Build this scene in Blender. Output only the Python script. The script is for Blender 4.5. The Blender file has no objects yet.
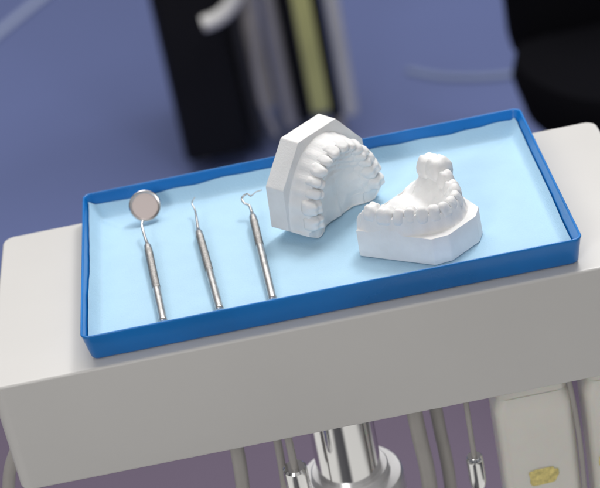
import bpy, math, random
from mathutils import Vector, Matrix, noise
random.seed(4)
scene=bpy.context.scene
col=scene.collection
# ---------------------------------------------------------------- camera maths
TT=0.85; TRH=0.0180; RIM=TT+TRH; H=0.5287; ZC=RIM+H
F=1800.0; TH=math.radians(29.7); RO=math.atan2(0.196,0.98)
s,c=math.sin(TH),math.cos(TH); sr,cr=math.sin(RO),math.cos(RO)
R0=Vector((1,0,0)); U0=Vector((0,s,c)); FW=Vector((0,c,-s))
CR=R0*cr-U0*sr; CU=R0*sr+U0*cr
def ray(px,py): return FW+CR*((px-300)/F)+CU*((244-py)/F)
CAM=Vector((0,0,ZC))
def P(px,py,z):
    d=ray(px,py); return CAM+d*((z-ZC)/d.z)
def PY(px,py,Y):
    d=ray(px,py); return CAM+d*(Y/d.y)
# ---------------------------------------------------------------- materials
def mat(name,color,rough=0.5,metal=0.0,noise_amt=0.0,nscale=20,bump=0.0,bscale=200,coat=0.0,spec=0.5,sss=0.0,trans=0.0):
    m=bpy.data.materials.new(name); m.use_nodes=True
    nt=m.node_tree; b=nt.nodes['Principled BSDF']
    b.inputs['Base Color'].default_value=(*color,1)
    b.inputs['Roughness'].default_value=rough
    b.inputs['Metallic'].default_value=metal
    b.inputs['Coat Weight'].default_value=coat
    b.inputs['Specular IOR Level'].default_value=spec
    b.inputs['Transmission Weight'].default_value=trans
    if sss: 
        b.inputs['Subsurface Weight'].default_value=sss
        b.inputs['Subsurface Scale'].default_value=0.002
    tc=nt.nodes.new('ShaderNodeTexCoord')
    if noise_amt:
        n=nt.nodes.new('ShaderNodeTexNoise'); n.inputs['Scale'].default_value=nscale; n.inputs['Detail'].default_value=6
        nt.links.new(tc.outputs['Object'],n.inputs['Vector'])
        r=nt.nodes.new('ShaderNodeValToRGB')
        r.color_ramp.elements[0].position=0.3; r.color_ramp.elements[1].position=0.7
        r.color_ramp.elements[0].color=(*[x*(1-noise_amt) for x in color],1)
        r.color_ramp.elements[1].color=(*[min(1,x*(1+noise_amt*0.6)) for x in color],1)
        nt.links.new(n.outputs['Fac'],r.inputs['Fac']); nt.links.new(r.outputs['Color'],b.inputs['Base Color'])
        mr=nt.nodes.new('ShaderNodeMapRange'); mr.inputs['To Min'].default_value=rough*0.8; mr.inputs['To Max'].default_value=min(1,rough*1.25)
        nt.links.new(n.outputs['Fac'],mr.inputs['Value']); nt.links.new(mr.outputs['Result'],b.inputs['Roughness'])
    if bump:
        n2=nt.nodes.new('ShaderNodeTexNoise'); n2.inputs['Scale'].default_value=bscale; n2.inputs['Detail'].default_value=5
        nt.links.new(tc.outputs['Object'],n2.inputs['Vector'])
        bp=nt.nodes.new('ShaderNodeBump'); bp.inputs['Strength'].default_value=bump; bp.inputs['Distance'].default_value=0.001
        nt.links.new(n2.outputs['Fac'],bp.inputs['Height']); nt.links.new(bp.outputs['Normal'],b.inputs['Normal'])
    return m
M_PLASTER=mat('plaster',(0.79,0.79,0.79),0.8,noise_amt=0.05,nscale=90,bump=0.16,bscale=900,spec=0.25,sss=0.04)
M_TRAY=mat('blue_tray',(0.004,0.18,0.56),0.28,noise_amt=0.2,nscale=14,bump=0.05,bscale=300)
M_PAPER=mat('blue_paper',(0.44,0.65,0.81),0.95,noise_amt=0.03,nscale=60,bump=0.3,bscale=900,spec=0.1)
M_TABLE=mat('offwhite_lacquer',(0.61,0.60,0.585),0.36,noise_amt=0.05,nscale=5,bump=0.04,bscale=500)
M_STEEL=mat('steel',(0.58,0.57,0.56),0.30,metal=1.0,noise_amt=0.2,nscale=200,bump=0.2,bscale=1800)
M_STEELD=mat('knurled_steel',(0.42,0.41,0.40),0.40,metal=1.0,noise_amt=0.3,nscale=900,bump=0.5,bscale=2500)
M_CHROME=mat('chrome',(0.85,0.85,0.85),0.10,metal=1.0)
M_SATIN=mat('satin_metal',(0.82,0.82,0.83),0.35,metal=0.6)
M_RIM=mat('mirror_rim_steel',(0.72,0.72,0.73),0.18,metal=1.0)
M_MIRROR=mat('mirror_glass',(0.88,0.76,0.73),0.22,metal=0.75)  # pinkish beige tint paints in what the mirror reflects
M_BLACK=mat('black_plastic',(0.008,0.008,0.011),0.6,noise_amt=0.2,nscale=8,spec=0.2)
M_CHAR=mat('charcoal_plastic',(0.025,0.025,0.032),0.5,noise_amt=0.2,nscale=8)
M_FABRIC=mat('black_fabric',(0.006,0.006,0.008),1.0,spec=0.03)
M_GREY=mat('light_grey_enamel',(0.68,0.68,0.70),0.4,noise_amt=0.1,nscale=8)
M_MIDGREY=mat('mid_grey_enamel',(0.34,0.33,0.36),0.4,noise_amt=0.1,nscale=8)
M_BEIGE=mat('beige_enamel',(0.46,0.43,0.39),0.35,noise_amt=0.15,nscale=8)
M_BLUEGREY=mat('blue_grey_metal',(0.22,0.27,0.42),0.5,noise_amt=0.1,nscale=8)
M_YEL=mat('olive_yellow_plastic',(0.58,0.58,0.24),0.5,noise_amt=0.15,nscale=8)
M_WHITE=mat('white_plastic',(0.76,0.76,0.76),0.35,noise_amt=0.05,nscale=8)
M_HOSE=mat('grey_rubber_hose',(0.42,0.40,0.38),0.45,noise_amt=0.08,nscale=30)
M_CAN=mat('milky_plastic',(0.90,0.88,0.82),0.30,noise_amt=0.06,nscale=18,sss=0.5,trans=0.15)
M_LABY=mat('yellow_label',(0.80,0.68,0.26),0.6,noise_amt=0.35,nscale=300)
M_STRIP=mat('pale_strip',(0.36,0.42,0.62),0.6)
mf=bpy.data.materials.new('vinyl_floor'); mf.use_nodes=True
nt=mf.node_tree; b=nt.nodes['Principled BSDF']; b.inputs['Roughness'].default_value=0.45
tc=nt.nodes.new('ShaderNodeTexCoord'); sx=nt.nodes.new('ShaderNodeSeparateXYZ'); nt.links.new(tc.outputs['Object'],sx.inputs[0])
mr=nt.nodes.new('ShaderNodeMapRange'); mr.inputs['From Min'].default_value=2.15; mr.inputs['From Max'].default_value=2.5
nt.links.new(sx.outputs['Y'],mr.inputs['Value'])
mx=nt.nodes.new('ShaderNodeMix'); mx.data_type='RGBA'
mx.inputs['A'].default_value=(0.150,0.115,0.18,1); mx.inputs['B'].default_value=(0.145,0.188,0.42,1)
nt.links.new(mr.outputs['Result'],mx.inputs['Factor'])
n=nt.nodes.new('ShaderNodeTexNoise'); n.inputs['Scale'].default_value=1.6; n.inputs['Detail'].default_value=3; nt.links.new(tc.outputs['Object'],n.inputs['Vector'])
m2=nt.nodes.new('ShaderNodeMix'); m2.data_type='RGBA'; m2.blend_type='MULTIPLY'; m2.inputs['Factor'].default_value=0.25
nt.links.new(mx.outputs['Result'],m2.inputs['A']); nt.links.new(n.outputs['Fac'],m2.inputs['B'])
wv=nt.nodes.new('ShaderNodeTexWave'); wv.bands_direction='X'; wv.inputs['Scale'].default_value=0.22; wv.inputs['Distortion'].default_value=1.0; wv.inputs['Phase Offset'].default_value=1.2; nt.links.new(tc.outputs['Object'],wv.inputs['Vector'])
rr=nt.nodes.new('ShaderNodeValToRGB'); rr.color_ramp.elements[0].position=0.2; rr.color_ramp.elements[0].color=(0.05,0.05,0.06,1); rr.color_ramp.elements[1].position=0.6; rr.color_ramp.elements[1].color=(0.82,0.82,0.80,1)  # pale and dark bands added out of view for the chrome pole to reflect
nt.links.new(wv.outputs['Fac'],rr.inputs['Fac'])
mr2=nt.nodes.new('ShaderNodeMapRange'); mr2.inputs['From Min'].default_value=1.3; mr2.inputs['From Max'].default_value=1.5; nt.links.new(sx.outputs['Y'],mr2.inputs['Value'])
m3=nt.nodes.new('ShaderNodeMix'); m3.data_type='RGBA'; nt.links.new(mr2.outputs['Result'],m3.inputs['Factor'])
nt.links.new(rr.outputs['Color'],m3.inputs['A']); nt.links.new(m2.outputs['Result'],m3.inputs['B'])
nt.links.new(m3.outputs['Result'],b.inputs['Base Color'])
# ---------------------------------------------------------------- mesh helpers
def mkobj(name,verts,faces,m,parent=None,smooth=30,loc=None,cleanup=True):
    me=bpy.data.meshes.new(name); me.from_pydata([tuple(v) for v in verts],[],faces); me.update()
    import bmesh
    bm=bmesh.new(); bm.from_mesh(me); bmesh.ops.recalc_face_normals(bm,faces=bm.faces); bm.to_mesh(me); bm.free()
    if smooth is not None:
        for p in me.polygons: p.use_smooth=True
        me.set_sharp_from_angle(angle=math.radians(smooth))
    me.materials.append(m)
    o=bpy.data.objects.new(name,me); col.objects.link(o)
    if loc is not None: o.location=loc
    if parent: 
        o.parent=parent
    return o
def empty(name,loc=(0,0,0),rot=None):
    e=bpy.data.objects.new(name,None); e.empty_display_size=0.02; col.objects.link(e)
    if rot is not None: e.matrix_world=Matrix.Translation(loc)@rot.to_4x4()
    else: e.location=loc
    return e
def tag(o,label,cat,group=None,kind=None):
    if label:o["label"]=label
    if cat:o["category"]=cat
    if group:o["group"]=group
    if kind:o["kind"]=kind
def rrect(x0,x1,y0,y1,r,n=8):
    pts=[]
    r=max(r,0.0004)
    for cx,cy,a0 in ((x1-r,y1-r,0),(x0+r,y1-r,90),(x0+r,y0+r,180),(x1-r,y0+r,270)):
        for i in range(n+1):
            a=math.radians(a0+90*i/n); pts.append((cx+r*math.cos(a),cy+r*math.sin(a)))
    return pts
def loops(rings,cap0=True,cap1=True):
    v=[];f=[];n=len(rings[0])
    for r in rings: v+=r
    for k in range(len(rings)-1):
        for i in range(n):
            j=(i+1)%n; f.append((k*n+i,k*n+j,(k+1)*n+j,(k+1)*n+i))
    if cap0: f.append(tuple(range(n))[::-1])
    if cap1: f.append(tuple((len(rings)-1)*n+i for i in range(n)))
    return v,f
def rbox(x0,x1,y0,y1,z0,z1,r,bev,seg=5):
    rings=[]
    for i in range(seg+1):
        a=math.pi/2*i/seg; ins=bev*(1-math.sin(a)); z=z0+bev*(1-math.cos(a))
        rings.append([(x,y,z) for x,y in rrect(x0+ins,x1-ins,y0+ins,y1-ins,max(r-ins,0.001))])
    for i in range(seg+1):
        a=math.pi/2*i/seg; ins=bev*(1-math.cos(a)); z=z1-bev*(1-math.sin(a))
        rings.append([(x,y,z) for x,y in rrect(x0+ins,x1-ins,y0+ins,y1-ins,max(r-ins,0.001))])
    return loops(rings)
def catmull(pts,n):
    out=[];P_=[Vector(p) for p in pts]; P_=[P_[0]*2-P_[1]]+P_+[P_[-1]*2-P_[-2]]
    for i in range(1,len(P_)-2):
        for k in range(n):
            t=k/n; a,b_,c_,d=P_[i-1],P_[i],P_[i+1],P_[i+2]
            out.append(0.5*((2*b_)+(c_-a)*t+(2*a-5*b_+4*c_-d)*t*t+(-a+3*b_-3*c_+d)*t**3))
    out.append(P_[-2]); return out
def tube(pts,rad,n=16):
    pts=[Vector(p) for p in pts]; m=len(pts)
    if not isinstance(rad,(list,tuple)): rad=[rad]*m
    rings=[]; t0=(pts[1]-pts[0]).normalized(); up=Vector((0,0,1)) if abs(t0.z)<0.9 else Vector((1,0,0))
    nrm=(up-t0*up.dot(t0)).normalized()
    for i in range(m):
        t=(pts[min(i+1,m-1)]-pts[max(i-1,0)]).normalized()
        nrm=(nrm-t*nrm.dot(t)).normalized(); bn=t.cross(nrm)
        rings.append([tuple(pts[i]+(nrm*math.cos(a)+bn*math.sin(a))*rad[i]) for a in [2*math.pi*k/n for k in range(n)]])
    return loops(rings)
def lathe(prof,n=48):
    return loops([[(r*math.cos(2*math.pi*k/n),r*math.sin(2*math.pi*k/n),z) for k in range(n)] for r,z in prof])
def sst(a_,b_,x):
    t=max(0,min(1,(x-a_)/(b_-a_))); return t*t*(3-2*t)
# ---------------------------------------------------------------- floor
o=mkobj('floor',[(-8,-4,0),(8,-4,0),(8,12,0),(-8,12,0)],[(0,1,2,3)],mf,smooth=None)
tag(o,'smooth blue and violet vinyl clinic floor','floor',kind='structure')
o=mkobj('floor_strip',[P(-60,84,0.004),P(-60,76,0.004),P(75,-34,0.004),P(75,-26,0.004)],[(0,1,2,3)],M_STRIP,smooth=None)
tag(o,'pale joint strip on the blue floor','floor strip',kind='structure')
# ---------------------------------------------------------------- tray
X0,X1,Y0,Y1=-0.1325,0.1576,0.8697,1.0463
k_=TRH/0.0162
prof=[(0.0060,0.0002),(0.0034,0.0005),(0.0027,0.0016),(0.0005,0.0140*k_),(0.0,0.0155*k_),(0.0002,0.0160*k_),(0.0007,0.0162*k_),(0.0012,0.0160*k_),(0.0016,0.0150*k_),(0.0040,0.0024),(0.0050,0.0014),(0.0085,0.0012)]
rings=[[(x,y,z) for x,y in rrect(X0+i,X1-i,Y0+i,Y1-i,0.0055-i*0.4,8)] for i,z in prof]
v,f=loops(rings)
tray=mkobj('instrument_tray',v,f,M_TRAY,loc=(0,0,TT+0.0004),smooth=50)
tag(tray,'shallow glossy blue rectangular tray on off-white table','tray')
# paper
px0,px1,py0,py1=X0+0.0048,X1-0.0048,Y0+0.0048,Y1-0.0048
NX,NY=240,150; pv=[];pf=[]
PZ=TT+0.0022
for j in range(NY+1):
    for i in range(NX+1):
        u=i/NX;w=j/NY
        x=px0+(px1-px0)*u;y=py0+(py1-py0)*w
        nz=noise.noise(Vector((x*16,y*16,3)));nz2=noise.noise(Vector((x*60,y*60,9)))
        e=[(x-px0),(px1-x),(y-py0),(py1-y)]
        lim=[0.0046,0.0045,0.003,0.0044]
        top=[0.0098,0.0070,0.004,0.0088]
        z=0
        for k in range(4):
            t=max(0,1-e[k]/max(lim[k],0.001)); 
            q=(y if k<2 else x)
            amp=top[k]*(1+0.30*noise.noise(Vector((q*16+k*7,0,k)))+0.1*noise.noise(Vector((q*60+k*7,0,k))))
            z=max(z,amp*t**1.5)
        d=min(e); z+=0.0009*max(0,nz+0.1)*min(1,d/0.01)+0.00012*nz2
        # soft folds running in from the corners
        for (cx_,cy_,sx_,sy_) in ((px0,py1,1,-1),(px1,py1,-1,-1),(px1,py0,-1,1)):
            a_=(x-cx_)*sx_; b_=(y-cy_)*sy_
            if a_+b_<0.05: z+=0.0011*math.exp(-((a_-b_*0.8)/0.0016)**2)*(1-(a_+b_)/0.05)
        sh=z*0.14
        if e[0]==d: x-=sh
        elif e[1]==d: x+=sh
        elif e[2]==d: y-=sh
        else: y+=sh
        pv.append((x,y,PZ+0.0002+max(0,z)))
for j in range(NY):
    for i in range(NX):
        a=j*(NX+1)+i; pf.append((a,a+1,a+NX+2,a+NX+1))
paper=mkobj('paper_liner',pv,pf,M_PAPER,smooth=80)
tag(paper,'light blue crinkled paper liner lying inside the blue tray','paper')
# ---------------------------------------------------------------- table
PF=PZ+0.0007
a=P(3,238,TT); a2=P(590,118,TT); fr=P(0,388,TT)
TX0=a.x-0.0; TX1=a2.x+0.002; TY1=(a.y+0.0); TY0=fr.y
TB=PY(300,437,TY0).z
table=empty('instrument_table',((TX0+TX1)/2,(TY0+TY1)/2,0))
def par(o,p):
    o.parent=p; o.matrix_parent_inverse=Matrix.Translation(-p.location)
v,f=rbox(TX0,TX1,TY0,TY1,TB,TT,0.008,0.0018)
o=mkobj('table_top',v,f,M_TABLE,smooth=40); par(o,table)
tag(table,'off-white dental instrument table on a chrome pole','table')
pc=PY(344,440,(TY0+TY1)/2-0.005)
cx,cy=pc.x,pc.y
v,f=lathe([(0.0212,TB-0.0005),(0.0212,0.30)],96)
o=mkobj('support_pole',[(x+cx,y+cy,z) for x,y,z in v],f,M_CHROME); par(o,table)
zc=PY(350,474,cy).z
prof=[(0.0215,zc+0.006),(0.0248,zc+0.006),(0.0256,zc+0.0052),(0.0256,zc+0.0008),(0.0262,zc),(0.0330,zc-0.0004),(0.0342,zc-0.0016),(0.0345,zc-0.003),(0.0345,zc-0.3)]
v,f=lathe(prof,96); o=mkobj('collar',[(x+cx,y+cy,z) for x,y,z in v],f,M_SATIN,smooth=35); par(o,table)
v,f=lathe([(0.0,0.03),(0.08,0.06),(0.22,0.04),(0.25,0.02),(0.25,0.002)]); o=mkobj('base',[(x+cx,y+cy,z) for x,y,z in v],f,M_WHITE); par(o,table)
v,f=lathe([(0.034,zc-0.3005),(0.034,0.05)],32); o=mkobj('column',[(x+cx,y+cy,z) for x,y,z in v],f,M_WHITE); par(o,table)
def hose(pix,r,Y,m=M_HOSE,label='grey rubber hose hanging below the off-white table'):
    pts=[]
    for p in pix:
        yy=Y+(p[2] if len(p)>2 else 0); pts.append(PY(p[0],p[1],yy))
    base=pts[0].copy(); cp=catmull([q-base for q in pts],10)
    v,f=tube(cp,r,14); o=mkobj('hose',v,f,m,loc=base)
    tag(o,label,'hose',group='hoses hanging under the instrument table'); return o
YH=TY0+0.06
hose([(30,420),(16,450),(9,480),(12,530),(40,580)],0.0040,YH)
hose([(232,430),(238,455),(243,490),(246,540)],0.0045,YH)
hose([(274,425),(280,455),(285,490),(287,540)],0.0026,YH)
hose([(410,390),(418,430),(428,475),(436,540)],0.0050,YH)
hose([(432,390),(440,430),(449,475),(456,540)],0.0042,YH+0.02)
hose([(564,360),(573,400),(581,450),(588,530)],0.0016,YH-0.01,M_HOSE,'thin grey cable hanging below the off-white table')
def knob(px,py,r,Y,tilt):
    p=PY(px,py,Y)
    e=empty('handpiece',p); e.rotation_euler=(tilt,0,0)
    v,f=lathe([(r*0.80,0.010),(r*0.97,0.0085),(r,0.006),(r,-0.006),(r*1.0,-0.010),(r*0.85,-0.014),(r*0.3,-0.016)],32)
    mkobj('chrome_cap',v,f,M_CHROME,parent=e)
    v,f=lathe([(r*0.30,0.075),(r*0.32,0.0095)],16); mkobj('stem',v,f,M_HOSE,parent=e)
    tag(e,'small chrome handpiece end hanging below the table','handpiece',group='chrome handpieces under the table')
knob(297,478,0.0078,YH-0.01,0.1); knob(476,468,0.0055,YH-0.01,0.0)
def canister(pxc,pyt,w,Y,hgt):
    p=PY(pxc,pyt,Y)
    e=empty('suction_canister',p)
    rings=[]
    dp=0.016
    for k in range(40):
        z=-hgt*k/39; t=k/39
        ins=0.0010*t+(0.003*(1-k/2) if k<2 else 0)
        rings.append([(x,y,z) for x,y in rrect(-w/2+ins,w/2-ins,-dp+ins,dp-ins,0.007)])
    v,f=loops(rings)
    mkobj('canister_body',v,f,M_CAN,parent=e,smooth=40)
    v,f=rbox(-w/2*0.92,w/2*0.92,-0.014,0.014,0.0003,0.05,0.006,0.002)
    mkobj('cap',v,f,M_CAN,parent=e,smooth=40)
    return e
e=canister(528,384,0.050,YH+0.005,0.17)
tag(e,'milky plastic canister with yellow label under the table','canister',group='plastic canisters under the table')
def patch(e,x,z,w,h,m,name,sd):
    rl=random.Random(sd); yb=-0.016-0.0003; n=22; vs=[]
    for k in range(n):
        a_=2*math.pi*k/n; q=1+rl.uniform(-.12,.08)
        vs.append((x+math.copysign(abs(math.cos(a_))**0.4,math.cos(a_))*w*q,yb,z+math.copysign(abs(math.sin(a_))**0.4,math.sin(a_))*h*q))
    mkobj(name,vs,[tuple(range(n))],m,parent=e,smooth=None)
patch(e,0.000,-0.0615,0.0095,0.0062,M_LABY,'yellow_label',2)
e2=canister(611,366,0.042,YH+0.005,0.17)
patch(e2,-0.012,-0.060,0.005,0.0045,M_LABY,'yellow_label',6)
tag(e2,'second milky plastic canister with small yellow label under table','canister',group='plastic canisters under the table')
# ---------------------------------------------------------------- background furniture
def bx(name,pbase,w,d,h,m,parent,r=0.02,z0=0.0,rot=0):
    v,f=rbox(-w/2,w/2,0,d,z0,z0+h,min(r,w*0.45,d*0.45),0.006)
    o=mkobj(name,v,f,m,smooth=40,parent=parent); o.location=pbase; return o
B=P(190,180,0)
tr=empty('equipment_trolley',(B.x,B.y,0))
tag(tr,'black equipment trolley with pale cylinders and yellow strip','trolley')
def lx(px): return P(px,180-0.2*(px-190),0).x-B.x
def cyl(name,px,r,h,m,y=0.04,z0=0.05):
    v,f=lathe([(r*0.8,z0),(r,z0+0.01),(r,z0+h*0.42),(r*1.12,z0+h*0.43),(r*1.12,z0+h*0.47),(r,z0+h*0.48),(r,z0+h),(r*0.6,z0+h+0.03)],32)
    o=mkobj(name,v,f,m,parent=tr); o.location=(lx(px),y,0)
bx('cabinet',(lx(223),0.0,0),abs(lx(256)-lx(190)),0.30,0.75,M_BLACK,tr,z0=0.03)
bx('charcoal_panel',(lx(264),0.03,0),abs(lx(272)-lx(257)),0.2,0.70,M_CHAR,tr,z0=0.04,r=0.01)
cyl('gas_cylinder',279,abs(lx(289)-lx(269))/2,0.66,M_BEIGE,y=0.04,z0=0.09)
cyl('gas_cylinder',298,abs(lx(306)-lx(290))/2,0.66,M_MIDGREY,y=0.03)
bx('black_spacer',(lx(313),0.03,0),abs(lx(320)-lx(307)),0.2,0.66,M_BLACK,tr,z0=0.05,r=0.004)
bx('yellow_strip',(lx(329),0.0,0),abs(lx(338)-lx(320)),0.06,0.64,M_YEL,tr,z0=0.075,r=0.004)
bx('dark_panel',(lx(343),0.02,0),abs(lx(350)-lx(338)),0.2,0.64,M_BLACK,tr,z0=0.05,r=0.004)
cyl('white_cylinder',358,abs(lx(366)-lx(351))/2,0.66,M_GREY,y=0.03)
for k,(x,y) in enumerate([(lx(208),0.06),(lx(345),0.06),(lx(208),0.24),(lx(345),0.24)]):
    v,f=lathe([(0.005,-0.010),(0.018,-0.010),(0.019,0),(0.018,0.010),(0.005,0.010)],20)
    o=mkobj('castor',[(z,a_,b_+0.020) for a_,b_,z in v],f,M_MIDGREY,parent=tr); o.location=(x,y,0)
hp=[PY(px,py,B.y-0.05)-Vector((B.x,B.y,0)) for px,py in ((203,24),(216,19),(228,9),(236,-4),(240,-18))]
v,f=tube(catmull(hp,8),0.013,16); mkobj('white_handle',v,f,M_WHITE,parent=tr)
hp=[PY(px,py,B.y-0.03)-Vector((B.x,B.y,0)) for px,py in ((248,-20),(256,20),(255,60),(262,100),(276,135))]
v,f=tube(catmull(hp,8),0.005,10); mkobj('cable',v,f,M_MIDGREY,parent=tr)
# stool
zs=0.40
sc=P(642,50,zs)
S=Vector((sc.x,sc.y,0)); ox=oy=0
st=empty('swivel_stool',(S.x,S.y,0)); tag(st,'black padded swivel stool with backrest and foot bar','stool')
v,f=lathe([(0.01,zs-0.10),(0.12,zs-0.095),(0.15,zs-0.07),(0.162,zs-0.02),(0.155,zs+0.005),(0.12,zs+0.018),(0.01,zs+0.022)],48)
v=[(x*(1+0.05*math.sin(3*math.atan2(y,x))),y*(1+0.05*math.cos(2*math.atan2(y,x))),z) for x,y,z in v]
mkobj('seat',v,f,M_FABRIC,parent=st)
v,f=rbox(-0.148,0.17,0.06,0.19,zs-0.06,zs+0.36,0.06,0.06); mkobj('backrest',v,f,M_FABRIC,parent=st)
v,f=lathe([(0.03,zs-0.09),(0.03,0.06)],24); mkobj('gas_column',v,f,M_BLACK,parent=st)
for k in range(5):
    a_=math.radians(342+72*k)
    pts=[(ox,oy,0.10),(0.13*math.cos(a_),0.13*math.sin(a_),0.075),(0.25*math.cos(a_),0.25*math.sin(a_),0.05)]
    v,f=tube(catmull(pts,6),[0.022-0.0008*i for i in range(13)],14); mkobj('leg',v,f,M_BLACK,parent=st)
    v,f=lathe([(0.005,-0.011),(0.022,-0.011),(0.024,0),(0.022,0.011),(0.005,0.011)],18)
    o=mkobj('castor',[(p[2],p[0],p[1]+0.025) for p in v],f,M_BLACK,parent=st); o.location=(0.25*math.cos(a_),0.25*math.sin(a_),0)
rc=[P(408,71,0.1),P(440,77,0.1),P(480,78,0.1),P(520,74,0.1),P(560,66,0.1),P(610,50,0.1)]
v,f=tube(catmull([q-S for q in rc],8),0.0062,12); mkobj('foot_bar',v,f,M_BLUEGREY,parent=st)
# ---------------------------------------------------------------- instruments
def instrument(name,label,top,end,r,shank,head=None,knurl=(0.05,0.3)):
    T=P(top[0],top[1],PF+r+0.0002+top[2]); E=P(end[0],end[1],PF+r+0.0002)
    e=empty(name,E); tag(e,label,name.replace('_',' '))
    L=(E-T).length; d=(E-T)/L
    N=120; pts=[];rad=[]
    for i in range(N+1):
        t=i/N; pts.append(T+d*L*t-E)
        rr=r
        if t<0.06: rr=r*(0.5+0.5*sst(0,1,(t/0.06)))
        if t>0.985: rr=r*(1-0.5*((t-0.985)/0.015)**2)
        if knurl[0]<t<knurl[1]: rr*=0.9
        rad.append(rr)
    v,f=tube(pts,rad,24); mkobj('handle',v,f,M_STEEL,parent=e,smooth=60)
    M=int((knurl[1]-knurl[0])*L/0.00035)
    pts=[T+d*L*(knurl[0]+(knurl[1]-knurl[0])*i/M)-E for i in range(M+1)]
    rad=[r*(1.02,0.95)[i%2] for i in range(M+1)]
    v,f=tube(pts,rad,24); mkobj('knurled_grip',v,f,M_STEELD,parent=e,smooth=60)
    sp=[T-E+d*0.001]+[P(q[0],q[1],PF+q[2])-E for q in shank]
    cp=catmull(sp,10); n=len(cp)
    r0,r1=r*0.44,0.00032 if head is None else r*0.3
    v,f=tube(cp,[r0+(r1-r0)*(i/(n-1))**0.7 for i in range(n)],12); mkobj('shank',v,f,M_STEEL,parent=e,smooth=60)
    if head:
        C=P(head[0],head[1],PF+head[2]); nv=(CAM-C).normalized(); nv=(nv+Vector((0.05,0.0,0.15))).normalized()
        q=nv.to_track_quat('Z','Y'); R=head[3]
        v,f=lathe([(R*0.55,-0.0028),(R*0.9,-0.0024),(R,-0.0014),(R,0.0004),(R*0.95,0.0010),(R*0.84,0.0008),(R*0.79,0.0)],48)
        o=mkobj('mirror_head',v,f,M_RIM,parent=e); o.matrix_local=Matrix.Translation(C-E)@q.to_matrix().to_4x4()
        v,f=lathe([(0.0001,0.0003),(R*0.80,0.0003)],48)
        g=mkobj('mirror_glass',v[48:],[tuple(range(48))],M_MIRROR,parent=o)
    return e
instrument('dental_mirror','steel dental mouth mirror with round glass on blue paper',(147,243,0.003),(163.5,322,0),0.0025,[(144,234,0.007),(142,226,0.009),(142.5,221,0.010)],head=(145,206,0.010,0.0103),knurl=(0.10,0.60))
instrument('dental_probe','straight steel dental probe with thin bent tip on paper',(198,229,0.002),(220,310,0),0.0025,[(196.5,218,0.006),(195,210,0.006),(192,203,0.008),(195,197,0.011)],knurl=(0.10,0.55))
instrument('dental_scaler','steel dental scaler with knurled grip and hooked tip',(252,213,0.004),(273,300,0),0.0025,[(249.5,206,0.008),(244,203,0.010),(242,198,0.012),(247,194,0.014),(251,196,0.014),(256,192,0.016),(262,190,0.017)],knurl=(0.1,0.40))
# ---------------------------------------------------------------- dental casts
def cube_sphere(n):
    vs={};fs=[]
    def vid(p):
        k=tuple(round(x,5) for x in p)
        if k not in vs: vs[k]=len(vs)
        return vs[k]
    for ax in range(3):
        for sg in (-1,1):
            for i in range(n):
                for j in range(n):
                    q=[]
                    for di,dj in ((0,0),(1,0),(1,1),(0,1)):
                        a_=math.tan((2*(i+di)/n-1)*math.pi/4);b_=math.tan((2*(j+dj)/n-1)*math.pi/4)
                        p=[0,0,0];p[ax]=sg;p[(ax+1)%3]=a_;p[(ax+2)%3]=b_; q.append(vid(p))
                    fs.append(tuple(q))
    return [Vector(k).normalized() for k in vs],fs
CS=cube_sphere(16)
def tooth(kind,w,dep,h,seed,blocky=0):
    vs=[]
    p={'m':3.2,'p':2.7,'c':2.6,'i':3.0}[kind]+blocky
    for d in CS[0]:
        k=(abs(d.x)**p+abs(d.y)**p+abs(d.z)**p)**(-1/p)
        x,y,z=d.x*k,d.y*k,d.z*k
        zt=max(0,z); X,Y,Z=x,y,z
        if kind=='m':
            m_=sst(0.35,0.85,zt)
            Z+=m_*(0.055-0.03*min(1,blocky))*(math.cos(2*math.pi*(x-0.5))+math.cos(2*math.pi*(y-0.5)))*(1-0.5*max(abs(x),abs(y))**3)
            Y*=1-0.14*zt; X*=1-0.03*zt
        elif kind=='p':
            m_=sst(0.3,0.8,zt); Z+=m_*(0.06*math.cos(2*math.pi*(y-0.5))); Y*=1-0.16*zt; X*=1-0.02*zt
        elif kind=='c':
            Z+=sst(0.2,0.9,zt)*0.04*(0.6-abs(x)); Y*=1-0.34*zt; Y+=0.10*zt; X*=1-0.01*zt
        else:
            Y*=1-0.40*zt; Y+=0.08*zt; X*=1+0.05*zt; 
        if z<0: X*=1+0.08*z; Y*=1+0.50*z
        v=Vector((X*w/2,Y*dep/2,Z*h))
        nn=noise.noise(v*200+Vector((seed*3.1,0,0)))*0.0007+noise.noise(v*600+Vector((seed,5,0)))*0.00014
        vs.append(v+d*nn)
    return vs,CS[1]
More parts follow.
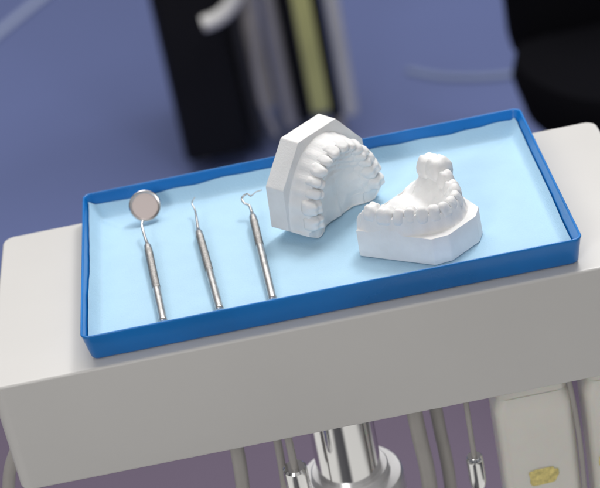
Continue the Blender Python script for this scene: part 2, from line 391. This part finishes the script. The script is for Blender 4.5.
def make_cast(upper):
    mm=0.001
    if upper:
        A,Bv=28.5*mm,40.5*mm; out=[(-27,-8),(27,-8),(38.5,0),(36.5,27),(17,50.5),(-17,50.5),(-36.5,27),(-38.5,0)]; bh=15.5*mm; rh=12*mm
        W=[8.6,7.2,8.6,7.6,7.6,11.4,10.4]; D=[9.4,8.8,10.4,11.2,11.6,13.6,13.4]; Hh=[7.2,6.8,7.2,6.6,6.6,6.4,6.2]
    else:
        A,Bv=25.5*mm,40.5*mm; out=[(-24,-9),(24,-9),(35.5,-2),(21,45),(12,50.5),(-12,50.5),(-21,45),(-35.5,-2)]; bh=18.5*mm; rh=8.6*mm
        W=[7.0,7.1,7.6,7.6,7.8,10.8,10.2]; D=[9.0,9.2,10.0,10.6,11.0,12.4,12.4]; Hh=[6.4,6.4,6.6,6.3,6.3,6.3,6.3]
    K=['i','i','c','p','p','m','m']
    N=400; pts=[];L=[0]
    for i in range(N+1):
        t=math.pi/2*i/N; pts.append(Vector((A*math.sin(t)**1.0,Bv*math.cos(t),0)))
        if i: L.append(L[-1]+(pts[i]-pts[i-1]).length)
    tot=L[-1]; sc_=(tot)/(sum(W)*mm)
    Wm=[w*mm*sc_ for w in W]
    def at(sv):
        for i in range(N):
            if L[i+1]>=sv:
                k=(sv-L[i])/(L[i+1]-L[i]); p=pts[i].lerp(pts[i+1],k); t=(pts[i+1]-pts[i]).normalized(); return p,t
        return pts[-1],Vector((0,-1,0))
    cs=[];acc=0;bounds=[0]
    for w in Wm: cs.append(acc+w/2);acc+=w;bounds.append(acc)
    poly=[(pts[i],L[i]) for i in range(0,N+1,5)]+[(Vector((A,-k*1.5*mm,0)),tot+k*1.5*mm) for k in range(1,8)]
    def field(x,y):
        q=Vector((abs(x),y,0)); bd=1e9;bi=0
        for i,(p,l) in enumerate(poly):
            d=(p-q).length_squared
            if d<bd: bd=d;bi=i
        p,l=poly[bi]
        a_=poly[max(bi-1,0)][0];b_=poly[min(bi+1,len(poly)-1)][0]
        t=(b_-a_).normalized(); nrm=Vector((-t.y,t.x,0)) 
        if nrm.dot(Vector((0,-10*mm,0))-p)>0: nrm=-nrm
        d=(q-p); lat=d.dot(nrm)
        if abs(d.length-abs(lat))>0.0006 and bi==len(poly)-1: lat=math.copysign(d.length,lat)
        return lat,l
    def height(x,y,edge=0):
        d,l=field(x,y)
        ph=0;wt=8*mm
        for i in range(7):
            if bounds[i]<=l<=bounds[i+1]: ph=(l-cs[i])/Wm[i]; wt=Wm[i]
        sc2=math.cos(2*math.pi*ph)
        nz=(noise.noise(Vector((x*75,y*75,2 if upper else 7)))*0.0016+noise.noise(Vector((x*220,y*220,4)))*0.0004)
        hw=(4.0+1.3*sst(20*mm,50*mm,l)+0.9*noise.noise(Vector((x*60,y*60,12))))*mm
        dd=d-0.0003*sc2*(1 if d>0 else -1)
        ridge=rh-(0.0007*sc2 if abs(d)<0.009 else 0)
        if not upper: ridge*=0.25+0.75*sst(-8*mm,-1*mm,y)
        if d>=0:
            k=1-sst(hw*0.85,hw+2.4*mm,dd)
            z=ridge*k
            z+= -0.0010*sst(hw+1.8*mm,hw+2.8*mm,d)
            nz*=1-0.85*sst(hw+2.0*mm,hw+3.0*mm,d)
        else:
            e_=-dd
            if upper:
                k=1-sst(hw*0.6,hw+12*mm,e_); z=ridge*(0.42+0.58*k)
                ru=sst(16*mm,26*mm,y)*sst(hw,hw+3*mm,e_)
                z+=ru*0.0005*math.sin(y*1500+abs(x)*500)
                z+=0.0008*math.exp(-(x/0.0015)**2)*sst(hw+1*mm,hw+6*mm,e_)
            else:
                k=1-sst(hw*0.7,hw+9*mm,e_); z=ridge*k-0.001
        if not upper and x<0:
            g=math.exp(-((y-9*mm)/(9.5*mm))**4-(d/(6.5*mm))**4); z+=0.0042*g
        return bh+max(-0.003,z)+nz*(1-edge)
    op=[]
    n=len(out)
    for i in range(n):
        p0,p1,p2=[Vector((*out[(i+k)%n],0)) for k in (-1,0,1)]
        r=0.6 if i not in (4,5) or upper else 1.2
        a_=p1+(p0-p1).normalized()*r;b_=p1+(p2-p1).normalized()*r
        for k in range(5):
            t=k/4; op.append(((1-t)**2*a_+2*t*(1-t)*p1+t*t*b_)*mm)
    dense=[]
    for i in range(len(op)):
        a_=op[i];b_=op[(i+1)%len(op)];m_=max(1,int((b_-a_).length/(0.6*mm)))
        for k in range(m_): dense.append(a_.lerp(b_,k/m_))
    ctr=Vector((0,14*mm,0)); NR=72; nd=len(dense)
    V=[(ctr.x,ctr.y,height(ctr.x,ctr.y))];Fc=[]
    for r in range(1,NR+1):
        k=(r/NR)**0.85
        for q in dense:
            p=ctr.lerp(q,k); h_=height(p.x,p.y,1 if r>=NR-1 else 0)
            V.append((p.x,p.y,h_))
    def idx(r,i): return 1+(r-1)*nd+(i%nd)
    for i in range(nd): Fc.append((0,idx(1,i),idx(1,i+1)))
    for r in range(1,NR):
        for i in range(nd): Fc.append((idx(r,i),idx(r+1,i),idx(r+1,i+1),idx(r,i+1)))
    st_=len(V)
    for q in dense: 
        p=ctr.lerp(q,1.004); V.append((p.x,p.y,height(q.x,q.y,1)-0.0003))
    for q in dense: 
        p=ctr.lerp(q,1.015); V.append((p.x,p.y,0.0004))
    for q in dense: 
        p=ctr.lerp(q,1.005); V.append((p.x,p.y,0.0))
    for i in range(nd):
        j=(i+1)%nd
        Fc.append((idx(NR,i),st_+i,st_+j,idx(NR,i+1)))
        Fc.append((st_+i,st_+nd+i,st_+nd+j,st_+j))
        Fc.append((st_+nd+i,st_+2*nd+i,st_+2*nd+j,st_+nd+j))
    Fc.append(tuple(st_+2*nd+i for i in range(nd)))
    return V,Fc,at,cs,Wm,D,Hh,K,bh+rh
def build_cast(upper,rot,anchor_local,anchor_world,label):
    V,Fc,at,cs,Wm,D,Hh,K,gt=make_cast(upper)
    loc=anchor_world-rot@Vector(anchor_local)
    e=empty('dental_cast',loc,rot); tag(e,label,'dental cast')
    mkobj('plaster_base',V,Fc,M_PLASTER,parent=e,smooth=28)
    rnd=random.Random(11 if upper else 5)
    for sd in (1,-1):
        for i in range(7):
            p,t=at(cs[i]); nrm=Vector((-t.y,t.x,0))
            if nrm.dot(Vector((0,-0.01,0))-p)>0: nrm=-nrm
            pos=Vector((p.x*sd,p.y,0)); nn=Vector((nrm.x*sd,nrm.y,0)); tt=nn.cross(Vector((0,0,1)))
            ex=0;big=1;blk=0;wf=1.06 if upper else 1.12
            if not upper and sd==-1 and i==6: ex=0.0048;big=1.16;blk=1.2
            if not upper and sd==-1 and i==5: ex=0.0062;big=1.20;blk=1.2
            if not upper and sd==-1 and i==4: ex=0.0018;big=1.08
            sx_=rnd.uniform(0.97,1.04); q_=0.55 if not upper else 0.8
            vs,fs=tooth(K[i],Wm[i]*wf*big*sx_,D[i]*0.001*big*rnd.uniform(.96,1.04),Hh[i]*0.001*(1+(big-1)*2)+0.001,i*3+sd+(50 if upper else 0),blk)
            m3=Matrix((tt,nn,Vector((0,0,1)))).transposed()
            jit=Matrix.Rotation(rnd.uniform(-.2,.2)*q_,3,'Z')@Matrix.Rotation(rnd.uniform(-.1,.1)*q_,3,'X')@Matrix.Rotation(rnd.uniform(-.09,.09)*q_,3,'Y')
            o=mkobj('tooth',vs,fs,M_PLASTER,parent=e,smooth=70)
            o.matrix_local=Matrix.Translation(pos+nn*rnd.uniform(-.0005,.0005)+Vector((0,0,gt-0.0020+ex+rnd.uniform(-.0004,.0004))))@(m3@jit).to_4x4()
    return e
def basis(u,v,w): return Matrix((u,v,w)).transposed()
az=math.radians(-48.5)
Nn=Vector((math.cos(az),math.sin(az),0.0)); Zv=Vector((0,0,1)); Uu=Zv.cross(Nn)
build_cast(True,basis(Uu,Zv,Nn),(-0.030,-0.0085,0.031),P(320,243,PF),'white plaster upper jaw cast standing upright on its heel')
az=math.radians(-51)
Vv=Vector((math.cos(az),math.sin(az),0)); Uu=Vv.cross(Zv)
build_cast(False,basis(Uu,Vv,Zv),(0.021,0.047,0.0),P(438,266,PF),'white plaster lower jaw cast lying flat, teeth upward')
# ---------------------------------------------------------------- light
def area(name,loc,target,size,power,color=(1,1,1)):
    l=bpy.data.lights.new(name,'AREA'); l.size=size; l.energy=power; l.color=color
    o=bpy.data.objects.new(name,l); col.objects.link(o); o.location=loc
    o.rotation_euler=(Vector(target)-Vector(loc)).to_track_quat('-Z','Y').to_euler()
area('ceiling_light',(0.2,2.7,3.2),(0.1,2.5,0),2.6,72,(1,0.985,0.97))
area('key_light',(0.45,1.5,2.0),(0.05,0.95,0.87),0.28,7.2,(1,0.985,0.97))  # key light from above, right and behind
area('front_fill',(-0.9,-1.0,2.0),(0.0,0.9,0.82),0.7,19,(1,0.98,0.955))  # added camera-side fill that lightens the table front, no lamp of the room
w=bpy.data.worlds.new("World"); scene.world=w; w.use_nodes=True
wn=w.node_tree; bg=wn.nodes['Background']; bg.inputs['Strength'].default_value=0.32
tc=wn.nodes.new('ShaderNodeTexCoord'); sx=wn.nodes.new('ShaderNodeSeparateXYZ'); rp=wn.nodes.new('ShaderNodeValToRGB')
wn.links.new(tc.outputs['Generated'],sx.inputs[0]); wn.links.new(sx.outputs['Z'],rp.inputs['Fac'])
rp.color_ramp.elements[0].position=0.0; rp.color_ramp.elements[0].color=(0.40,0.42,0.48,1)
rp.color_ramp.elements[1].position=0.6; rp.color_ramp.elements[1].color=(1,0.98,0.95,1)
wv=wn.nodes.new('ShaderNodeTexNoise'); wv.inputs['Scale'].default_value=2.2; wv.inputs['Detail'].default_value=1  # bright and dark patches added to the world to give chrome contrasting reflections
mp=wn.nodes.new('ShaderNodeMapping'); mp.inputs['Scale'].default_value=(1.5,1.5,0.3)
wn.links.new(tc.outputs['Generated'],mp.inputs['Vector']); wn.links.new(mp.outputs['Vector'],wv.inputs['Vector'])
r2=wn.nodes.new('ShaderNodeValToRGB'); r2.color_ramp.elements[0].position=0.42; r2.color_ramp.elements[0].color=(0.25,0.25,0.27,1)
r2.color_ramp.elements[1].position=0.56; r2.color_ramp.elements[1].color=(1.5,1.5,1.5,1)
wn.links.new(wv.outputs['Fac'],r2.inputs['Fac'])
mu=wn.nodes.new('ShaderNodeMix'); mu.data_type='RGBA'; mu.blend_type='MULTIPLY'; mu.inputs['Factor'].default_value=1
wn.links.new(rp.outputs['Color'],mu.inputs['A']); wn.links.new(r2.outputs['Color'],mu.inputs['B']); wn.links.new(mu.outputs['Result'],bg.inputs['Color'])
# ---------------------------------------------------------------- camera
cd=bpy.data.cameras.new('Camera'); cam=bpy.data.objects.new('Camera',cd); col.objects.link(cam)
cam.matrix_world=Matrix.Translation(CAM)@Matrix((CR,CU,-FW)).transposed().to_4x4()
cd.sensor_width=36; cd.lens=36*F/600; cd.clip_end=100; cd.clip_start=0.05
cd.dof.use_dof=True; cd.dof.focus_distance=1.06; cd.dof.aperture_fstop=8.5
scene.camera=cam
scene.view_settings.view_transform='Standard'; scene.view_settings.look='None'; scene.view_settings.exposure=0
